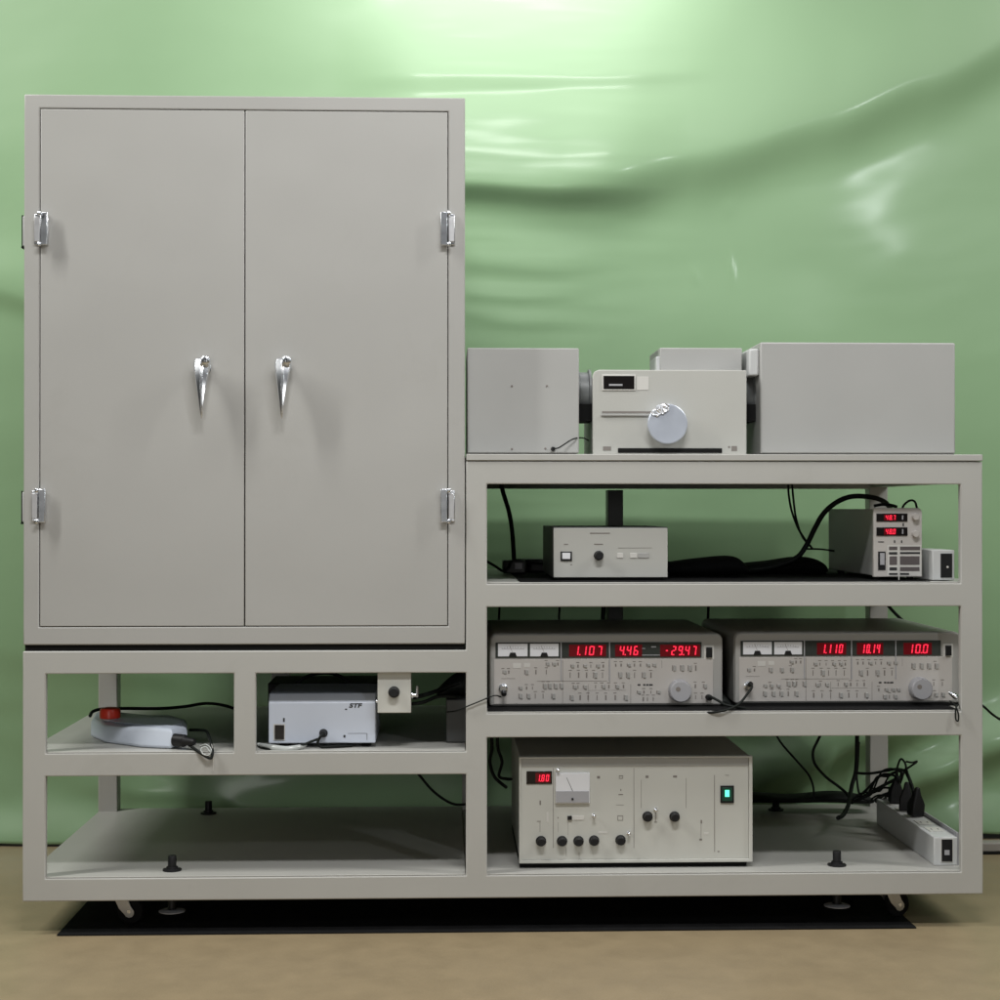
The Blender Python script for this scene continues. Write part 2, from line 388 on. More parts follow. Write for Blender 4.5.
MB().box(DX0 - g + .0005, DX1 + g - .0005, .024, .0298, DZ0, DZ1).build('door_seal', 'gap', cab)
def hinge(px, py, parent, left, bright=False):
    x = wx(px, -.01); z0, z1 = wz(py + 17.5, -.01, px), wz(py - 17.5, -.01, px); s = 1 if left else -1
    h = MB().box(x - .0135, x - .0012, -.004, -.0002, z0 + .004, z1 - .004).box(x + .0012, x + .0135, -.004, -.0002, z0 + .004, z1 - .004).build('hinge', 'chrome', parent, bevel=.001)
    # folded cover plate on the door side, slightly skewed on one hinge
    tw = .22 if bright else .04
    w_ = .013; ty = .0 if not bright else .0015
    mb = MB()
    MB_pts = [(x + s * .0012 - .0, -.0065), (x + s * .0145, -.0065 - tw * .013), (x + s * .0145, -.0125 - tw * .013), (x + s * .0012, -.0125)]
    lo = [Vector((a_, b_ - (.003 if bright else 0), z0 + .002)) for a_, b_ in MB_pts]; hi = [Vector((a_, b_ + (.002 if bright else 0), z1 - .001)) for a_, b_ in MB_pts]
    mb.rings([lo, hi]).build('cover_plate', 'chrome', h, bevel=.001)
    MB().box(x - s * .0012, x - s * .0125, -.0105, -.0045, z0 + .010, z1 - .010).build('back_plate', 'steel', h, bevel=.0008)
    for zz in (z0, z1 - .008): MB().cyl((x - s * .002, -.0135, zz), 'z', [(0, .0030), (.001, .0038), (.007, .0038), (.008, .0030)], 16).build('hinge_pin', 'chrome', h, smooth=True)
def handle(px, parent, side):
    x = wx(px, -.02); zt = wz(358, -.02, px); zb = wz(419, -.02, px); H = zt - zb
    h = MB().cyl((x, 0, zt - .018), (0, -1, 0), [(0, .015), (.004, .015), (.006, .010), (.016, .0095)], 24).build('handle', 'chrome', parent, smooth=True)
    rg = []
    for t, w, dpt, yo in ((0, .009, .004, .022), (.02, .0150, .007, .022), (.07, .0170, .009, .022), (.14, .0170, .010, .024), (.30, .0135, .011, .028), (.5, .0095, .009, .030), (.75, .005, .006, .030), (.93, .0025, .004, .028), (1, .0006, .001, .027)):
        z = zt - H * t
        xo = x + side * .002 * t
        rg.append([(xo + w * a, -yo - dpt * b, z) for a, b in ((-.75, .9), (-.1, 1.25), (.25, .75), (.85, .75), (1, 0), (.6, -1), (-.6, -1), (-1, 0))])
    MB().rings(rg).build('lever', 'chrome', h, bevel=.0006)
    MB().cyl((x + .009, -.024, zt - .006), (0, -1, 0), [(0, .0085), (.014, .0085), (.0155, .0065)], 20).build('key_cylinder', 'chrome', h, smooth=True)
    MB().box(x + .0080, x + .0102, -.0402, -.0397, zt - .010, zt - .003).build('keyhole', 'gap', h)
ld = MB().box(DX0, xm - g / 2, .0005, .022, DZ0, DZ1).build('door', 'cabinet', cab, bevel=.0012)
rd = MB().box(xm + g / 2 + .0006, DX1, .0005, .022, DZ0, DZ1).build('door', 'cabinet', cab, bevel=.0012)
hinge(40, 229, ld, True, True); hinge(38, 506, ld, True); hinge(448, 229, rd, False); hinge(448, 506, rd, False)
handle(202, ld, 0); handle(283, rd, -1)
for py in (232, 507):                                   # hinges of a side door, seen edge on
    z0, z1 = wz(py + 15, .05, 20), wz(py - 15, .05, 20)
    hh = MB().box(CX0 - .0125, CX0, .038, .060, z0, z1).build('side_hinge', 'white', cab, bevel=.002)
    MB().cyl((CX0 - .0135, .042, z0 - .002), 'z', [(0, .0018), (z1 - z0 + .004, .0018)], 12).build('hinge_pin', 'gap', hh, smooth=True)
    MB().box(CX0 - .015, CX0, .037, .062, z0 - .004, z0 - .001).build('end_plate', 'gap', hh)

# ------------------------------------------------------------------ generic box-shaped case
def fbox(mb, x0, y0, x1, y1, Y, depth, front=0):
    a = at(x0, y1, Y); b = at(x1, y0, Y)
    return mb.box(a.x, b.x, Y - front, Y + depth, a.z, b.z)
ZT = wz(454)
def base_thing(name, label, cat, px, Y, zbase, group=None): return thing(name, label, cat, (wx(px, Y), Y + .1, zbase), group)

# left box on the table top
YB = .05
b1 = base_thing('detector_box', 'plain square grey box on the rack top, touching the cabinet side', 'instrument box', 522, YB, ZT)
x0, x1 = wx(467.3, YB), wx(579, YB); z1 = wz(348, YB, 520)
MB().box(x0, x1, YB, YB + .22, ZT + .0035, z1).build('case', 'case', b1, bevel=.0022)
MB().box(x0 + .004, x1 - .004, YB + .006, YB + .214, ZT + .0003, ZT + .0033).build('base_gasket', 'gap', b1)
for px, py, in ((512, 386), (547, 386), (512, 449), (545.5, 448.5)):
    p = at(px, py, YB); MB().cyl(p, (0, -1, 0), [(0, .0024), (.0012, .0020), (.0014, .001)], 12).build('screw', 'print', b1, smooth=True)
p = at(553, 449, YB); MB().cyl(p, (0, -1, 0), [(0, .0048), (.010, .0042), (.014, .003)], 16).build('cable_socket', 'black', b1, smooth=True)
cable('signal_cable', 'thin black cable looping from the plain square grey box on the rack top', [(553, 448.5, YB - .012), (558, 448, YB - .022), (564, 444.5, YB - .015), (571, 440, YB - .01), (577, 438, YB), (583, 438, YB + .04), (588, 440, YB + .12)], .0014)

# central instrument
YC = .045
mo = base_thing('monochromator', 'grey instrument with round silver dial and small black window, centre of rack top', 'instrument', 670, YC, ZT)
a, b = at(593, 453, YC), at(746.5, 369, YC)
x0, x1, z1 = a.x, b.x, wz(370, YC, 670)
zf = ZT + .0004
fp = [(x0, zf), (x1, zf), (x1, z1), (x0 + .012, z1), (x0 + .004, z1 - .003), (x0, z1 - .010)]
MB().prism(fp, YC, YC + .016).build('front_panel', 'lightcase', mo, bevel=.0016)
MB().prism([(x0 + .004, zf + .002), (x1 - .003, zf + .002), (x1 - .003, z1 - .002), (x0 + .015, z1 - .002), (x0 + .004, z1 - .012)], YC + .0162, YC + .26).build('body', 'case', mo, bevel=.002)
c0, c1 = at(660, 369, YC + .05), at(742, 348, YC + .05)
MB().box(c0.x, c1.x, YC + .05, YC + .22, z1 - .001, c1.z).build('top_housing', 'case', mo, bevel=.002)
c0, c1 = at(655.5, 369, YC + .07), at(660, 357, YC + .07)
MB().box(c0.x, c0.x + .009, YC + .055, YC + .16, z1 - .001, c1.z).build('side_cover', 'white', mo, bevel=.001)
# coupling tubes towards the two boxes
zc = wz(393, YC + .10, 590)
for xa, xb in ((wx(579.2, YB) + .001, x0 + .004), (x1 - .003, wx(760, .06) + .004)):
    L = xb - xa
    MB().cyl((xa, YC + .11, zc), 'x', [(0, .050), (L * .2, .050), (L * .25, .044), (L * .8, .044), (L * .85, .050), (L, .050)], 40).build('coupling_tube', 'coupling', mo, smooth=True)
    MB().box(xa + .001, xb - .001, YC + .06, YC + .16, wz(421, YC + .06, 590), wz(404, YC + .06, 590)).build('coupling_bracket', 'gap', mo)
def face(mb, x0, y0, x1, y1, Y, t=.0008):
    p, q = at(x0, y1, Y), at(x1, y0, Y); return mb.box(p.x, q.x, Y - t, Y - .0001, p.z, q.z)
mb = MB(); face(mb, 602, 374.5, 635.5, 390.5, YC, .002).build('display_frame', 'lightprint', mo, bevel=.0006)
mb = MB(); face(mb, 603.5, 376, 634.3, 389, YC - .002, .0006).build('display_window', 'darkglass', mo)
mb = MB(); face(mb, 609, 384, 622.5, 385.8, YC - .0027, .0003).build('display_text', 'dial', mo)
mb = MB(); face(mb, 636.5, 376.5, 648.5, 390, YC, .0008).build('label_plate', 'lightprint', mo)
# stepped lower-left cover with a lip
mb = MB(); face(mb, 601, 414, 652, 415.8, YC, .004).build('panel_lip', 'case', mo, bevel=.0006)
mb = MB(); face(mb, 602, 411.3, 652, 413.2, YC, .0006).build('panel_seam', 'print', mo)
mb = MB(); face(mb, 618, 448.3, 722, 452.8, YC, .0012).build('lower_slot', 'gap', mo)
for r_ in ((603, 446.5, 611, 450.5), (728, 446, 730, 448), (731.5, 446, 737, 451)): face(MB(), *r_, YC, .0006).build('panel_mark', 'print', mo)
p = at(666, 424.5, YC)
dl = MB().cyl(p, (0, -1, 0), [(0, .036), (.010, .038), (.022, .0405), (.0235, .0405), (.025, .0385)], 64).build('dial', 'alu', mo, smooth=True, ang=25)
mb = MB()                                                 # crumpled foil folded over the dial's upper rim
rg = []
for j in range(5):
    row = []
    for i in range(13):
        t = i / 12; ang = R(148 - 62 * t); rr = .0415 - j * .0048 * (1 - .4 * abs(t - .5))
        row.append(Vector((p.x + rr * math.cos(ang) + rnd.uniform(-1, 1) * .0011, p.y - .0262 - rnd.random() * .0022, p.z + rr * math.sin(ang) + rnd.uniform(-1, 1) * .0016)))
    rg.append(row)
V = [[mb.bm.verts.new(q) for q in r] for r in rg]
for r0, r1 in zip(V, V[1:]):
    for i in range(12):
        mb.bm.faces.new((r0[i], r0[i + 1], r1[i + 1])); mb.bm.faces.new((r0[i], r1[i + 1], r1[i]))
fo = mb.build('foil_wrap', mat('crumpled_foil', (.80, .82, .87), .38, metal=.8), dl)
so = fo.modifiers.new('t', 'SOLIDIFY'); so.thickness = .0006

# big box on the right
YR = .055
b3 = base_thing('optics_box', 'wide plain grey box at the right end of the rack top', 'instrument box', 857, YR, ZT)
x0, x1 = wx(760.5, YR), wx(955.5, YR); z1 = wz(342.5, YR, 850)
MB().box(x0, x1, YR, YR + .36, ZT + .0035, z1).build('case', 'case', b3, bevel=.003)
MB().box(x0 + .003, x1 - .002, YR + .003, YR + .35, ZT + .0003, ZT + .0033).build('base_gasket', 'gap', b3)
c0, c1 = at(748.5, 376, YR + .02), at(760.5, 349, YR + .02)
MB().box(c0.x, x0 - .0004, YR + .012, YR + .12, c0.z, c1.z).build('side_flange', 'white', b3, bevel=.004, seg=3)

# ------------------------------------------------------------------ second shelf
Z2 = wz(584) + .0046
YS = .05
c = base_thing('shutter_controller', 'small pale controller box with one black knob, on the rack second shelf', 'controller', 605, YS, Z2)
p, q = at(553.5, 577.5, YS), at(667.5, 528, YS)
MB().box(p.x - .001, q.x + .001, YS + .004, YS + .34, p.z - .001, q.z + .002).build('case', 'darkgrey', c, bevel=.002)
fpn = MB().box(p.x, q.x, YS - .002, YS + .0038, p.z, q.z).build('front_panel', 'lightcase', c, bevel=.001)
for u in (0, 1):
    xx = p.x + .02 if not u else q.x - .02
    for yy in (.03, .30): MB().cyl((xx, YS + yy, Z2 + .0002), 'z', [(0, .008), (p.z - Z2 - .0014, .009)], 16).build('foot', 'gap', c, smooth=True)
MB().box(p.x + .004, q.x - .012, YS + .004, YS + .30, Z2 + .0002, p.z - .0014).build('base_or_shade_block', 'gap', c)  # black block standing in for the shade under the controller
YF = YS - .002
sw = face(MB(), 560.5, 551.5, 572, 561, YF, .002).build('power_switch', 'black', c, bevel=.0005)
face(MB(), 562.3, 552.8, 570.3, 559, YF - .002, .001).build('switch_button', 'meter', sw, bevel=.0004)
p = at(598.6, 555.5, YF); MB().cyl(p, (0, -1, 0), [(0, .0098), (.002, .0098), (.003, .0085), (.014, .0080), (.015, .007)], 28).build('knob', 'black', c, smooth=True, ang=25)
for r_ in ((590, 532.7, 610, 533.8), (564, 543.8, 568, 544.8), (594, 543.7, 603, 544.8), (570.5, 564, 572, 565.2), (618, 547.7, 652, 548.1)): face(MB(), *r_, YF, .0004).build('panel_mark', 'print', c)
for a_, b_ in ((617, 623), (630, 637), (638, 649)): face(MB(), a_, 553, b_, 558, YF, .0016).build('push_button', 'lightprint' if a_ < 638 else 'case', c, bevel=.0005)

ps = base_thing('power_supply', 'upright grey power supply with two small red read-outs above a slotted grille', 'power supply', 898, .05, Z2)
YP = .05
p, q = at(873.5, 577, YP), at(922, 508, YP)
prof = [(p.x, p.z), (q.x, p.z), (q.x, q.z - .008), (q.x - .002, q.z - .003), (q.x - .007, q.z), (p.x, q.z)]
MB().prism(prof, YP, YP + .010).build('front_panel', 'panel', ps, bevel=.0012)
MB().prism([(a_ + (.002 if a_ == p.x else -.002), b_ + (.002 if b_ == p.z else -.002)) for a_, b_ in prof], YP + .0102, YP + .40).build('case', 'case', ps, bevel=.002)
for yy in (.03, .34):
    for xx in (p.x + .016, q.x - .016): MB().cyl((xx, YP + yy, Z2 + .0002), 'z', [(0, .007), (p.z - Z2 + .0015, .008)], 16).build('foot', 'gap', ps, smooth=True)
for y0_, y1_, tx in ((513.5, 521.5, '48.7'), (527.3, 535.8, '48.0')):
    w_ = face(MB(), 876.3, y0_, 907.3, y1_, YP, .002).build('display', 'darkglass', ps, bevel=.0004)
    face(MB(), 884, y0_ + 1.1, 896.3, y1_ - 1.1, YP - .002, .0005).build('glow_window', 'ledglow', w_)
    a0, a1 = at(885, y1_ - 1.6, YP), at(896, y0_ + 1.6, YP)
    digits(tx, a0.x, a1.x, a0.z, a1.z, YP - .0026, w_)
    face(MB(), 902, y0_ + 2, 903.3, y1_ - 2, YP - .002, .0005).build('unit_mark', 'dial', w_)
for r_ in ((902.5, 523.2, 904, 526.2), (878, 541.5, 884, 542.4), (894, 540.3, 895.2, 543), (901, 540.3, 902.2, 543)): face(MB(), *r_, YP, .0005).build('panel_mark', 'black_print', ps)
sw = face(MB(), 878, 551.5, 885.5, 570, YP, .0012).build('power_switch', 'black', ps, bevel=.0004)
face(MB(), 880, 553, 884.5, 565, YP - .0012, .0012).build('switch_rocker', 'dial', sw, bevel=.0004)
face(MB(), 887.3, 545, 921.3, 576, YP, .0005).build('vent_frame', 'lightprint', ps)
MB().box(at(898.2, 540, YP).x, at(899.2, 540, YP).x, YP - .0012, YP - .0006, at(898, 580, YP).z, at(898, 544.5, YP).z).build('vent_rib', 'lightprint', ps)
for a_, b_, cc, dd in ((889, 546.6, 897.3, 550), (900, 546.6, 920, 550.2), (889, 552, 897.3, 554.5), (900, 552, 920, 554), (889.5, 556.2, 897, 564.8), (900, 556.2, 919.5, 564.8), (889.5, 567.3, 897, 570.3), (900, 567, 919.5, 571), (889, 573, 897.5, 574.8), (900, 573, 909, 574.8)):
    face(MB(), a_, b_, cc, dd, YP - .0006, .0005).build('vent_slot', 'vent' if dd - b_ > 3.3 else 'black_print', ps)
for cx_, cy_, r_ in ((915, 517, .0075), (915, 534, .0075)):
    k = at(cx_, cy_, YP); MB().cyl(k, (0, -1, 0), [(0, r_), (.009, r_ * .9), (.010, r_ * .8)], 24).build('knob', 'panel', ps, smooth=True)

sb = base_thing('switch_box', 'small pale box with a black rocker switch, beside the upright power supply', 'switch box', 941, .03, Z2)
p, q = at(932.5, 580.5, .03), at(954.5, 550, .03)
MB().box(p.x, q.x, .03, .20, Z2 + .0003, q.z).build('case', 'white', sb, bevel=.0015)
sw = face(MB(), 940.5, 553.5, 952, 577.5, .03, .002).build('rocker_switch', 'black', sb, bevel=.0006)
k = at(947.5, 567, .028); MB().cyl(k, (0, -1, 0), [(0, .0022), (.0012, .0022), (.0014, .0015)], 16).build('indicator', 'lightprint', sw, smooth=True)

# black cloth pouch and cable heap
def lump(name, label, cat, outline, Y, depth, m='cloth', seed=1):
    """a soft heap whose ridge line follows outline [(px, py)], resting on bottom py"""
    mb = MB(); rg = []
    for k, (px, py, pb) in enumerate(outline):
        h = wz(py, Y, px) - wz(pb, Y, px); z0_ = wz(pb, Y, px); x = wx(px, Y); row = []
        for i in range(14):
            t = i / 14 * 2 * PI
            w = (.5 - .5 * math.cos(t)) if False else 0
            cy_, cz_ = math.cos(t), math.sin(t)
            n_ = .12 * noise.noise(Vector((px / 9., i * .9, seed)))
            row.append((x, Y + depth / 2 + depth / 2 * cy_ * (1 + n_), max(z0_, z0_ + h / 2 + h / 2 * cz_ * (1 + n_ * .5))))
        rg.append(row)
    mb.rings(rg); o = mb.build(name, m, smooth=True, ang=80)
    s_ = o.modifiers.new('s', 'SUBSURF'); s_.levels = 1; s_.render_levels = 2
    return tag(o, label, cat)
lump('cloth_pouch', 'flat black cloth pouch lying behind the small pale controller', 'pouch', [(640, 571, 576), (650, 564, 577), (672, 563, 577), (690, 560, 577), (712, 557.5, 577), (730, 555.5, 577), (742, 557, 577), (748, 563, 576), (752, 570, 576)], .20, .14)
lump('adapter_cover', 'black cloth heap under the thick cable, left of the upright power supply', 'cloth', [(740, 566, 575), (752, 563, 576), (775, 561.5, 576), (800, 556, 576), (822, 558, 576), (832, 566, 576)], .33, .14, seed=4)

# ------------------------------------------------------------------ lock-in amplifiers on the third shelf
Z3 = wz(713.5) + .0046
def amplifier(label, X, Yv, disp, knob_dark, second):
    """X, Yv turn the first amplifier's face coordinates into this one's"""
    YA = .07
    t = base_thing('lock_in_amplifier', label, 'lock-in amplifier', X(606), YA, Z3, 'lock-in amplifiers side by side on the third shelf')
    P = lambda x, y: at(X(x), Yv(y), YA)
    def F(mb, x0, y0, x1, y1, tt=.0008, off=0): 
        p, q = P(x0, y1), P(x1, y0); return mb.box(p.x, q.x, YA - off - tt, YA - off - .0001, p.z, q.z)
    p, q = P(489.5, 706), P(723, 633.5)
    w, r = q.x - p.x, .014
    # case with soft corners, the bezel standing a little proud at both ends
    prof = []
    for cx_, cz_, a0 in ((q.x - r, q.z - r, 0), (p.x + r, q.z - r, 90), (p.x + .004, p.z + .004, 180), (q.x - .004, p.z + .004, 270)):
        rr = r if a0 in (0, 90) else .004
        for k in range(6): an = R(a0 + 90 * k / 5); prof.append((cx_ + rr * math.cos(an), cz_ + rr * math.sin(an)))
    MB().prism(prof, YA + .012, YA + .43).build('case', 'ampcase', t, bevel=.002)
    s = [(a_ * .997 + (p.x + q.x) / 2 * .003, b_) for a_, b_ in prof]
    MB().prism(s, YA, YA + .0118).build('bezel', 'ampcase', t, bevel=.004, seg=3)
    MB().box(p.x + .002, q.x - .004, YA + .002, YA + .40, Z3 + .0002, p.z - .0004).build('base_or_shade_block', 'gap', t)
    F(MB(), 494, 658.5, 713, 704, .0012).build('control_panel', 'panel', t, bevel=.0006)
    F(MB(), 495.5, 642, 701.5, 658, .0016).build('display_window', 'glass', t, bevel=.0005)
    for a_, b_ in ((498, 527.5), (530, 558.5)):
        mt = F(MB(), a_, 643.6, b_, 656.3, .0006, .0016).build('analogue_meter', 'meter', t)
        c_ = (a_ + b_) / 2; pp, qq = P(c_ - 4, 656.3), P(c_ + 4, 652.5)
        MB().prism([(pp.x, pp.z), (qq.x, pp.z), (qq.x - .003, qq.z), (pp.x + .003, qq.z)], YA - .0026, YA - .0023).build('needle_hub', 'black', mt)
        tk = MB()
        for q_ in range(9):
            xx_ = a_ + 4 + (b_ - a_ - 8) * q_ / 8; yy_ = 646.3 + 1.6 * ((q_ - 4) / 4) ** 2
            F(tk, xx_ - .14, yy_, xx_ + .14, yy_ + 1.4, .0003, .0023)
        F(tk, a_ + 4, 648.8, b_ - 4, 649.0, .0003, .0023)
        tk.build('scale', 'print', mt)
        pt, pb = P(c_ - 3, 645.5), P(c_, 653)
        MB().prism([(pb.x - .0003, pb.z), (pb.x + .0003, pb.z), (pt.x + .0003, pt.z), (pt.x - .0003, pt.z)], YA - .0026, YA - .0023).build('needle', 'print', mt)
    for xv in ((561, 609.5) if not second else (561, 609.5, 655)):
        F(MB(), xv - .5, 642, xv + .5, 681, .0008, .0016).build('divider', 'dial', t)
    for (a_, b_, tx) in disp:
        F(MB(), a_ - 4, 644.5, b_ + 2, 656.5, .0003, .0016).build('led_field', 'ledglow', t)
        pp, qq = P(a_, 655.2), P(b_, 645.8)
        digits(tx, pp.x, qq.x, pp.z, qq.z, YA - .0021, t, name='led_digits')
    if not second:
        for r_ in ((641, 654.6, 661, 655.4), (642, 648, 645, 648.8), (651, 646.2, 656, 647.4)): F(MB(), *r_, .0003, .0016).build('window_mark', 'dial', t)
    b_ = F(MB(), 703.8, 645.5, 714, 659.5, .0008).build('power_button', 'lightprint', t, bevel=.0004)
    F(MB(), 706, 647.2, 712, 657.5, .004, .0008).build('button_cap', 'black', b_, bevel=.0006)
    # rows of little keys and printed marks
    rr = random.Random(11 if second else 5)
    pr = MB(); keys = []
    F(pr, 537, 680.7, 607, 681.3, .0004, .0012); F(pr, 562.4, 659.5, 562.8, 703, .0004, .0012)
    F(pr, 608.8, 681, 609.2, 660, .0004, .0012); F(pr, 588, 684, 588.3, 702, .0004, .0012); F(pr, 630.5, 684, 630.8, 703, .0004, .0012); F(pr, 501, 678.3, 515, 678.7, .0004, .0012)
    F(pr, 589, 690, 626, 690.3, .0004, .0012); F(pr, 661.6, 660, 661.9, 668, .0004, .0012)
    for (xa, xb, n, y, h) in ((566, 606, 5, 675, 5.5), (614, 655, 5, 675, 5.5), (668, 700, 4, 668, 5.5), (566, 628, 7, 697.5, 5), (515, 556, 5, 696, 5), (540, 562, 4, 686, 5), (640, 656, 3, 699, 4), (520, 552, 3, 672, 4.5), (690, 708, 2, 686, 4), (692, 706, 2, 697, 4), (612, 656, 7, 665, 3), (568, 606, 6, 666, 3), (500, 512, 2, 672, 3), (544, 560, 3, 664, 3), (592, 626, 5, 686.5, 3.5), (570, 586, 3, 687, 3.5), (634, 660, 4, 692, 3), (516, 536, 3, 688, 3)):
        for i in range(n):
            x = xa + (xb - xa) * (i + .5) / n + rr.uniform(-.6, .6)
            k = rr.random()
            if k < .5: keys.append((x, y, h))
            F(pr, x - .45, y - h / 2, x + .35 + (k > .8) * .6, y + h / 2, .0005, .0012)
            if k > .35: F(pr, x - 1.6, y - h / 2 - 2.4, x + 1.5, y - h / 2 - 1.7, .0004, .0012)
    pr.build('panel_print', 'print', t)
    for x, y, h in keys: F(MB(), x + .8, y - h / 2, x + 3.6, y + h / 2, .0022, .0012).build('key', 'ampcase', t, bevel=.0004)
    F(MB(), 513, 663, 521, 668, .0006, .0012).build('white_tag', 'lightprint', t); F(MB(), 524, 663, 530, 667, .0006, .0012).build('white_tag', 'lightprint', t)
    mb = MB()
    for a_, c_ in ((637.5, 640.3), (643, 645.3), (646, 648.4), (649, 652.6)): F(mb, a_, 684, c_, 685.5, .0005, .0012)
    mb.build('model_marking', 'black_print', t)
    c_ = P(679.5, 690.5)
    dl = MB().cyl((c_.x, YA - .0012, c_.z), (0, -1, 0), [(0, .0235), (.003, .0235), (.006, .0225), (.020, .0215), (.0215, .020)], 48).build('dial', 'dial', t, smooth=True, ang=25)
    MB().cyl((c_.x - .006, YA - .0226, c_.z + .005), (0, -1, 0), [(0, .005), (.0004, .005)], 20).build('finger_dimple', 'print', dl, smooth=True)
    c_ = P(503, 688)
    cn = MB().cyl((c_.x, YA - .0012, c_.z), (0, -1, 0), [(0, .009), (.003, .009), (.004, .0062), (.014, .0062)], 24).build('bnc_socket', 'chrome', t, smooth=True)
    MB().cyl((c_.x + .0005, YA - .0155, c_.z - (.007 if not second else -.004)), (.1, -1, -.4 if not second else .2), [(0, .0052), (.008, .0056), (.010, .004)], 20).build('plug', 'black', cn, smooth=True)
    return t
amplifier('left lock-in amplifier on the third shelf, big grey dial and three red read-outs', lambda x: x, lambda y: y, [(573, 604, '1.107'), (619, 640, '4.46'), (664, 698, '-29.47')], True, False)
amplifier('right lock-in amplifier on the third shelf, red read-outs in three separate windows', lambda x: 740.5 + (x - 495.5) * .972, lambda y: 510 + (y - 510) * .987, [(578, 602, '1.110'), (619, 640, '10.14'), (667, 690, '10.0')], False, True)

# ------------------------------------------------------------------ big control unit on the bottom shelf
Z4 = wz(875.5) + .003; YU = .05
u = base_thing('control_unit', 'large pale control unit with row of black knobs and lit green switch, on bottom shelf', 'control unit', 635, YU, Z4)
p, q = at(519, 863, YU), at(752, 755.5, YU)
MB().box(p.x + .002, q.x - .002, YU + .008, YU + .42, p.z + .002, q.z - .002).build('case', 'case', u, bevel=.002)
xsu = [p.x, p.x + .0045, q.x - .0075, q.x]; zsu = [p.z, p.z + .0065, q.z - .0035, q.z]
grid_frame(xsu, zsu, lambda i, j: not (i == 1 and j == 1), YU - .006, YU + .0075).build('front_frame', 'cream', u, bevel=.001)
pm = MB().box(xsu[1] + .0005, xsu[2] - .0005, YU - .002, YU + .0074, zsu[1] + .0005, zsu[2] - .0005).build('front_panel', 'cream', u)
MB().box(xsu[1] + .001, xsu[2] - .001, YU - .0032, YU - .0021, wz(766, YU, 600), zsu[2] - .001).build('top_trim', 'case', u)
MB().box(p.x + .002, q.x - .010, YU + .006, YU + .40, Z4 + .0003, p.z - .0005).build('base_or_shade_block', 'gap', u)  # black block added as the shadow beneath the unit
YV = YU - .002
def G(mb, x0, y0, x1, y1, t=.0008, off=0): return face(mb, x0, y0, x1, y1, YV - off, t)
d_ = G(MB(), 526.5, 771, 552, 784, .002).build('display', 'darkglass', u, bevel=.0004)
G(MB(), 535.5, 773, 550.5, 782.5, .0004, .002).build('glow_window', 'ledglow', d_)
a0, a1 = at(536.5, 781.3, YV), at(550, 774.3, YV); digits('1.80', a0.x, a1.x, a0.z, a1.z, YV - .0026, d_)
me_ = G(MB(), 555.5, 772.5, 589.5, 803, .006).build('panel_meter', 'meter', u, bevel=.0008)
G(MB(), 556, 791, 589, 802.6, .0012, .006).build('meter_cover', 'dial', me_, bevel=.0004)
k = at(572.5, 799, YV - .008); MB().cyl(k, (0, -1, 0), [(0, .0024), (.001, .0024)], 14).build('zero_screw', 'black', me_, smooth=True)
mb = MB(); mb.prism([(at(572.3, 799, YV).x, at(572, 791, YV).z), (at(572.9, 799, YV).x, at(572, 791, YV).z), (at(566.5, 776, YV).x, at(566, 777, YV).z), (at(566.1, 776, YV).x, at(566, 777, YV).z)], YV - .0063, YV - .0061); mb.build('needle', 'black_print', me_)
for i, (kx, ky) in enumerate(((541, 841), (562, 841), (578.5, 841), (594, 840.5), (620.5, 840), (647.5, 816.5), (674.5, 816.5))):
    c_ = at(kx, ky, YV)
    kn = MB(); 
    kn.cyl(c_, (0, -1, 0), [(0, .0108), (.003, .0105), (.004, .0088), (.014, .0082), (.015, .0065)], 14).build('knob', 'black', u, smooth=True, ang=25)
mb = MB()
for a_, b_, cc, dd in ((539.5, 800.5, 541, 805), (537, 821, 541, 821.6), (539.8, 822, 540.2, 832), (553, 768, 553.5, 848), (597, 776, 600, 778.5), (619, 775.5, 623, 776.2), (619, 778, 623, 778.6), (619, 775.5, 619.5, 778.6), (622.5, 775.5, 623, 778.6),
                       (620.3, 789, 621.3, 791), (618.5, 794, 623, 795), (616, 804.8, 624, 805.1), (557.5, 817, 558.5, 818.5), (558, 822, 558.2, 832), (568, 822, 568.2, 835), (579, 852, 579.3, 860), (566, 848, 566.3, 856),
                       (633.7, 768, 634.1, 848), (641, 780, 641.3, 808), (686, 778, 686.3, 808), (645.5, 775.5, 648.5, 778), (673, 775.5, 677, 777.5), (714.3, 775, 714.8, 852), (725, 775, 729, 775.4), (700.6, 820, 702, 823.5), (699.5, 838.5, 702, 840.5), (700.9, 824, 701.1, 838),
                       (655.2, 812, 655.8, 822), (654, 821.7, 657.3, 822.5), (717.5, 851, 719.5, 852), (617.5, 815.5, 623, 816), (617.5, 820, 623, 820.5), (617.5, 815.5, 618, 820.5), (622.5, 815.5, 623, 820.5)):
    G(mb, a_, b_, cc, dd, .0004)
mb.build('panel_print', 'print', u)
sl_ = G(MB(), 567, 815.5, 584, 820, .0012).build('slide_switch', 'lightprint', u, bevel=.0003); G(MB(), 567.5, 815.7, 571.8, 819.8, .003, .0012).build('slider', 'black', sl_, bevel=.0004)
for kx, ky in ((593.8, 815.5), (655.5, 809.5), (558, 770), (628.5, 833)):
    c_ = at(kx, ky, YV); MB().cyl(c_, (0, -1, 0), [(0, .0038), (.002, .0038), (.002, .0022), (.012, .0028), (.013, .0015)], 14).build('toggle_switch', 'chrome', u, smooth=True)
G(MB(), 598, 831.5, 607, 833.5, .0006).build('tape_label', 'lightprint', u); G(MB(), 704, 832.5, 708.5, 834.5, .0006).build('tape_label', 'lightprint', u); G(MB(), 546.5, 812, 548.5, 822, .0006).build('tape_label', 'lightprint', u)
